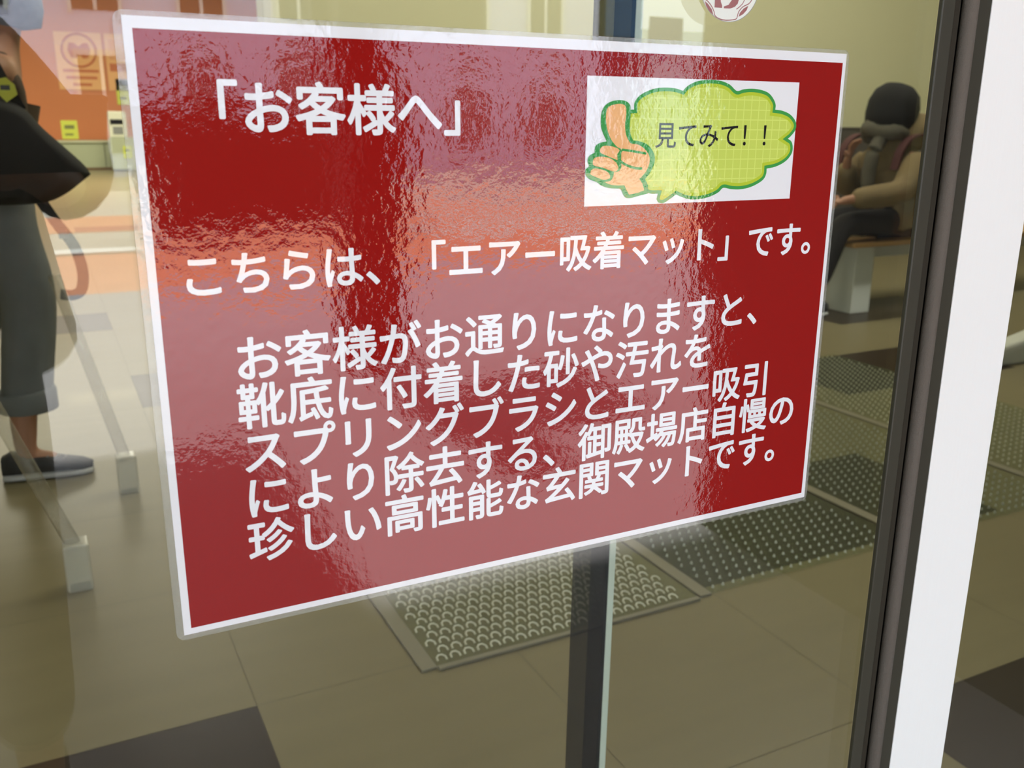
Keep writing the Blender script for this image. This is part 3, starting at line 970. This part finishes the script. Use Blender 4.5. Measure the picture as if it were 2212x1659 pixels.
def small_sign(name, x, z, w, h, label):
    t = empty(name, label, 'sign', (x, 25.95, z), 0, 'lime yellow cards at the far counter')
    boxes('card', [(-w / 2, w / 2, -0.02, 0, -h / 2, h / 2)], M_ytag, t)
    boxes('print_line', [(-w * .3, w * .3, -0.024, -0.0205, h * .05, h * .25)], mat('card_print', (120, 124, 70)), t)
    boxes('print_line', [(-w * .3, w * .2, -0.024, -0.0205, -h * .3, -h * .2)], mat('card_print', (120, 124, 70)), t)
    return t


small_sign('price_card', 0.52, 1.0, 0.38, 0.46, 'lime yellow card standing on the far counter beside the black bag')
small_sign('price_card', 1.96, 1.98, 0.34, 0.65, 'lime yellow card beside the notice edge, topmost of the far cards')
small_sign('price_card', 1.78, 0.46, 0.2, 0.30, 'small lime yellow card low on the ticket machine')
for t, yy in zip([o for o in bpy.data.objects if o.name.startswith('price_card')], (26.13, 27.19, 25.49)):
    t.location.y = yy


def poster(x, z, w, h, label, face):
    t = empty('wall_poster', label, 'poster', (x, 27.19, z), 0, 'peach posters on the orange wall')
    boxes('poster_sheet', [(-w / 2, w / 2, -0.02, 0.0, -h / 2, h / 2)], mat('poster_peach', (232, 176, 118), rough=0.7), t)
    bm = bmesh.new()
    if face:
        rr, cz = w * 0.36, h * 0.19
        tube(bm, [(rr * math.cos(R(a)), -0.03, cz + rr * math.sin(R(a))) for a in range(0, 361, 15)], 0.03, 6)
        finish('ring_emblem', bm, M_ink, t)
        bm = bmesh.new()
        vs = [bm.verts.new((px * w, -0.024, cz + pz * w)) for px, pz in ((-.2, .16), (-.1, .16), (0, .08), (.1, .16), (.2, .16), (.24, 0), (.18, -.16), (.08, -.18), (0, -.1), (-.08, -.18), (-.18, -.16), (-.24, 0))]
        f = bm.faces.new(vs)
        g2 = bmesh.ops.extrude_face_region(bm, geom=[f])
        bmesh.ops.translate(bm, verts=[v for v in g2['geom'] if isinstance(v, bmesh.types.BMVert)], vec=(0, -0.01, 0))
        finish('masked_face_mark', bm, M_ink, t)
        for k, (ww, zz) in enumerate(((.38, -.17), (.33, -.29), (.2, -.41))):
            boxes('blurred_print', [(-ww * w, ww * w, -0.025, -0.0205, zz * h - .03, zz * h + .04)], M_ink, t)
    else:
        boxes('frame_mark', [(-w * .38, w * .38, -0.03, -0.0205, h * .05, h * .4)], mat('poster_tint', (222, 158, 104)), t)
        boxes('blurred_print', [(-w * .4, w * .4, -0.025, -0.0205, -h * .16, -h * .02)], M_ink, t)
    return t


poster(0.99, 2.72, 1.12, 1.42, 'peach poster with a ring emblem of a masked face on the orange wall', True)
poster(1.98, 2.72, 0.72, 1.42, 'peach poster half hidden behind the left edge of the notice', False)

# ------------------------------------------------------------------ the street side, seen only mirrored in the glass and the laminate
M_gr1 = mat('porch_paving', (152, 149, 152), rough=0.8, var=0.1, scale=3)
M_gr2 = mat('brick_paving', (205, 132, 92), rough=0.85, var=0.15, scale=4)
M_gr3 = mat('road_pale', (178, 172, 158), rough=0.9, var=0.08, scale=1)
M_curb = mat('curb_white', (225, 222, 214), rough=0.8)
struct('floor_porch', [(-14, 26, -6.1, -0.051, -0.1, 0.0)], M_gr1)
struct('floor_brick', [(-14, 26, -8.2, -6.1, -0.1, 0.0), (-30, 60, -12.6, -10.6, -0.1, -0.045)], M_gr2)
struct('trim_curb', [(-14, 26, -8.5, -8.2, -0.1, 0.02)], M_curb)
struct('floor_road', [(-30, 60, -60, -8.5, -0.15, -0.05)], M_gr3)
struct('ceiling_shade_block', [(-8, 0.38, -4.6, -0.041, 2.75, 2.95), (0.38, 12, -3.25, -0.041, 2.75, 2.95)], mat('shade_block_soffit', (150, 146, 138), rough=0.8))  # unseen roof added for shade, stepped to steer where sun meets the paving
struct('wall_porch_side', [(1.275, 1.42, -1.42, -0.06, 0, 2.749), (3.5, 3.8, -4.4, -0.041, 0, 2.75)], mat('porch_side_dark', (40, 38, 36), rough=0.7))
M_pillar = mat('pillar_dark', (34, 32, 32), rough=0.6)
struct('wall_porch_pillar', [(1.02, 1.26, -4.0, -3.8, 0, 2.75)], M_pillar)
struct('trim_veil_block', [(0.95, 1.82, -4.06, -4.0, 1.52, 2.45)], M_pillar)  # unseen board added to keep pale reflections off the cream wall
# building across the street
M_fac = mat('facade_cream', (214, 214, 236), rough=0.8, var=0.05, scale=0.6)
fb = empty('street_building', 'cream building with rows of windows across the street, mirrored in the glass', 'building', (0, -23, 0))
boxes('facade_wall', [(-16, 14.2, -6, 0, -0.05, 7.5)], M_fac, fb)
M_win = mat('facade_window', (44, 42, 44), rough=0.3)
for zi, (z0, z1) in enumerate(((0.5, 2.6), (3.55, 5.6))):
    for k in range(13):
        x0 = -15 + k * 2.25
        w = boxes('window', [(x0, x0 + 0.95, 0.001, 0.04, z0, z1)], M_win, fb)
        boxes('window_frame', [(x0 - .08, x0, 0.001, 0.10, z0 - .08, z1 + .08), (x0 + .95, x0 + 1.03, 0.001, 0.10, z0 - .08, z1 + .08), (x0 + .44, x0 + .51, 0.041, 0.08, z0, z1), (x0 - .08, x0 + 1.03, 0.001, 0.12, z1, z1 + .12)], M_curb, w)
hb = bmesh.new()
bmesh.ops.create_cube(hb, size=1.0)
bmesh.ops.subdivide_edges(hb, edges=hb.edges[:], cuts=10, use_grid_fill=True)
bmesh.ops.scale(hb, verts=hb.verts, vec=(2.5, 1.0, 1.2))
bmesh.ops.translate(hb, verts=hb.verts, vec=(1.9, -9.3, 0.6))
for v in hb.verts:
    if v.co.z > 0.05:
        v.co += Vector((random.uniform(-.06, .06), random.uniform(-.05, .05), random.uniform(-.05, .05)))
silhouette = finish('silhouette', hb, mat('silhouette_dark_green', (26, 30, 22), rough=0.9, bump=0.03, bscale=8), None, smooth=True)  # plain dark block added for the car-like dark mass in the reflection
tag(silhouette, 'dark added hedge along the road, mirrored in the laminate', 'silhouette')

# small white foot of a display stand, right edge of the view
fs = empty('display_foot', 'low white wedge foot of a stand at the right edge, behind the mats', 'stand', (3.62, 2.28, 0.0))
bm = bmesh.new()
base = [(-0.16, -0.05), (0.5, -0.09), (0.5, 0.09), (-0.16, 0.05)]
vb = [bm.verts.new((x, y, 0)) for x, y in base]
vt = [bm.verts.new((x + (0.03 if x < 0 else 0), y * .7, 0.06 if x < 0 else 0.16)) for x, y in base]
bm.faces.new(vb[::-1])
bm.faces.new(vt)
for k in range(4):
    bm.faces.new((vb[k], vb[(k + 1) % 4], vt[(k + 1) % 4], vt[k]))
finish('foot_wedge', bm, M_bwhite, fs, bevel=0.015)
bm = bmesh.new()
tube(bm, [(0.42, 0, 0.13), (0.42, 0, 0.9)], 0.03, 12)
finish('stand_post', bm, M_bwhite, fs, smooth=True)

# the person taking the picture, visible only as a dark mirror image
ph = empty('person', 'person in dark clothes outside the glass holding up a phone', 'person', (-0.445, -0.98, 0))
N = {'pelvis': ((0, 0, 0.88), (0.14, 0.10)), 'belly': ((0, 0.02, 1.02), (0.13, 0.09)), 'chest': ((0.0, 0.05, 1.18), (0.15, 0.10)), 'neck0': ((0, 0.08, 1.31), (0.055, 0.055)), 'neck1': ((0, 0.10, 1.36), (0.048, 0.048)),
     'skull': ((0, 0.115, 1.45), (0.076, 0.08)), 'crown': ((0, 0.11, 1.52), (0.062, 0.066)), 'chin': ((0, 0.175, 1.395), 0.026), 'nose': ((0, 0.212, 1.45), 0.010)}
E_ = [('pelvis', 'belly'), ('belly', 'chest'), ('chest', 'neck0'), ('neck0', 'neck1'), ('neck1', 'skull'), ('skull', 'crown'), ('skull', 'chin'), ('skull', 'nose')]
parms = {'R': [(0.13, 0.05, 1.18), (0.235, 0.12, 1.0), (0.21, 0.34, 0.99)], 'L': [(-0.18, 0.05, 1.25), (-0.24, 0.16, 1.02), (0.04, 0.34, 1.03)]}
plegs = {'R': [(0.085, 0, 0.84), (0.09, 0.03, 0.46), (0.09, 0, 0.09), (0.09, 0.12, 0.035)], 'L': [(-0.085, 0, 0.84), (-0.09, 0.03, 0.46), (-0.09, 0, 0.09), (-0.09, 0.12, 0.035)]}
for d, root, rr in ((parms, 'chest', (0.05, 0.037, 0.024)), (plegs, 'pelvis', (0.08, 0.056, 0.036, 0.03))):
    for s_, pts in d.items():
        prev = root
        for q, (p, r) in enumerate(zip(pts, rr)):
            k = root + s_ + str(q)
            N[k] = (p, r)
            E_.append((prev, k))
            prev = k
hand_nodes(N, E_, 'chestR2', 'hr', (-0.35, 0.55, 0.25), (0, 0, 1), (-1, 0, 0))
hand_nodes(N, E_, 'chestL2', 'hl', (0.35, 0.55, 0.25), (0, 0, 1), (1, 0, 0))
skin('body', N, E_, 'pelvis', M_skin, ph)
K = {'hem': ((0.055, 0, 0.70), (0.215, 0.14)), 'waist': ((0.045, 0.015, 0.95), (0.25, 0.13)), 'chest': ((-0.01, 0.05, 1.14), (0.155, 0.12)), 'neck': ((-0.01, 0.08, 1.28), (0.07, 0.07))}
KE = [('hem', 'waist'), ('waist', 'chest'), ('chest', 'neck')]
for s_, pts in parms.items():
    prev = 'chest'
    e, w = Vector(pts[1]), Vector(pts[2])
    for q, (p, r) in enumerate(zip([pts[0], pts[1], tuple(e + (w - e) * 0.86)], (0.062, 0.058, 0.046))):
        K[s_ + str(q)] = (p, r)
        KE.append((prev, s_ + str(q)))
        prev = s_ + str(q)
skin('coat', K, KE, 'waist', M_nav, ph)
T = {'seat': ((0, 0, 0.86), (0.15, 0.11))}
TE = []
for s_, pts in plegs.items():
    prev = 'seat'
    for q, (p, r) in enumerate(zip((pts[0], pts[1], (pts[2][0], pts[2][1], 0.12)), (0.095, 0.078, 0.062))):
        T[s_ + str(q)] = (p, r)
        TE.append((prev, s_ + str(q)))
        prev = s_ + str(q)
skin('trousers', T, TE, 'seat', M_pants, ph)
blob('hair', [(0.02, -0.105), (0.085, -0.10), (0.102, -0.04), (0.106, 0.02), (0.092, 0.07), (0.05, 0.098), (0.008, 0.104)], M_hair, ph, (0.0, 0.085, 1.48))
for xx in (0.09, -0.09):
    sneaker(ph, xx, 0.0, 0.0, R(90))
phone = empty('phone', 'black phone held up by the person outside the glass', 'phone', (-0.252, -0.463, 1.045), -YAW)
boxes('phone_body', [(-0.072, 0.072, -0.010, -0.002, -0.035, 0.035)], M_black, phone, bevel=0.003)
phone.rotation_euler = (PITCH, 0, -YAW)

tw = empty('street_building', 'narrow dark navy building at the end of the cream facade, mirrored in the glass', 'building', (14.85, -22.9, 0))
boxes('tower_wall', [(-0.55, 0.72, -5, 0, -0.05, 9.0)], mat('tower_navy', (16, 26, 40), rough=0.6), tw)
boxes('tower_band', [(-0.5, 0.68, 0.001, 0.05, 3.6, 9.0)], mat('tower_blue', (58, 92, 128), rough=0.6), tw)
lb = empty('street_building', 'low pale building with a blue signboard far down the street, mirrored in the glass', 'building', (30, -40, 0))
boxes('building_wall', [(-3.0, 12.0, -6, 0, -0.05, 5.9)], mat('building_pale_blue', (206, 220, 226), rough=0.8), lb)
boxes('signboard', [(-2.4, -0.4, 0.001, 0.1, 5.2, 6.5)], mat('signboard_blue', (40, 52, 110), rough=0.6), lb)
for k in range(4):
    boxes('window', [(0.6 + k * 1.6, 1.2 + k * 1.6, 0.001, 0.05, 2.5, 4.9)], M_win, lb)
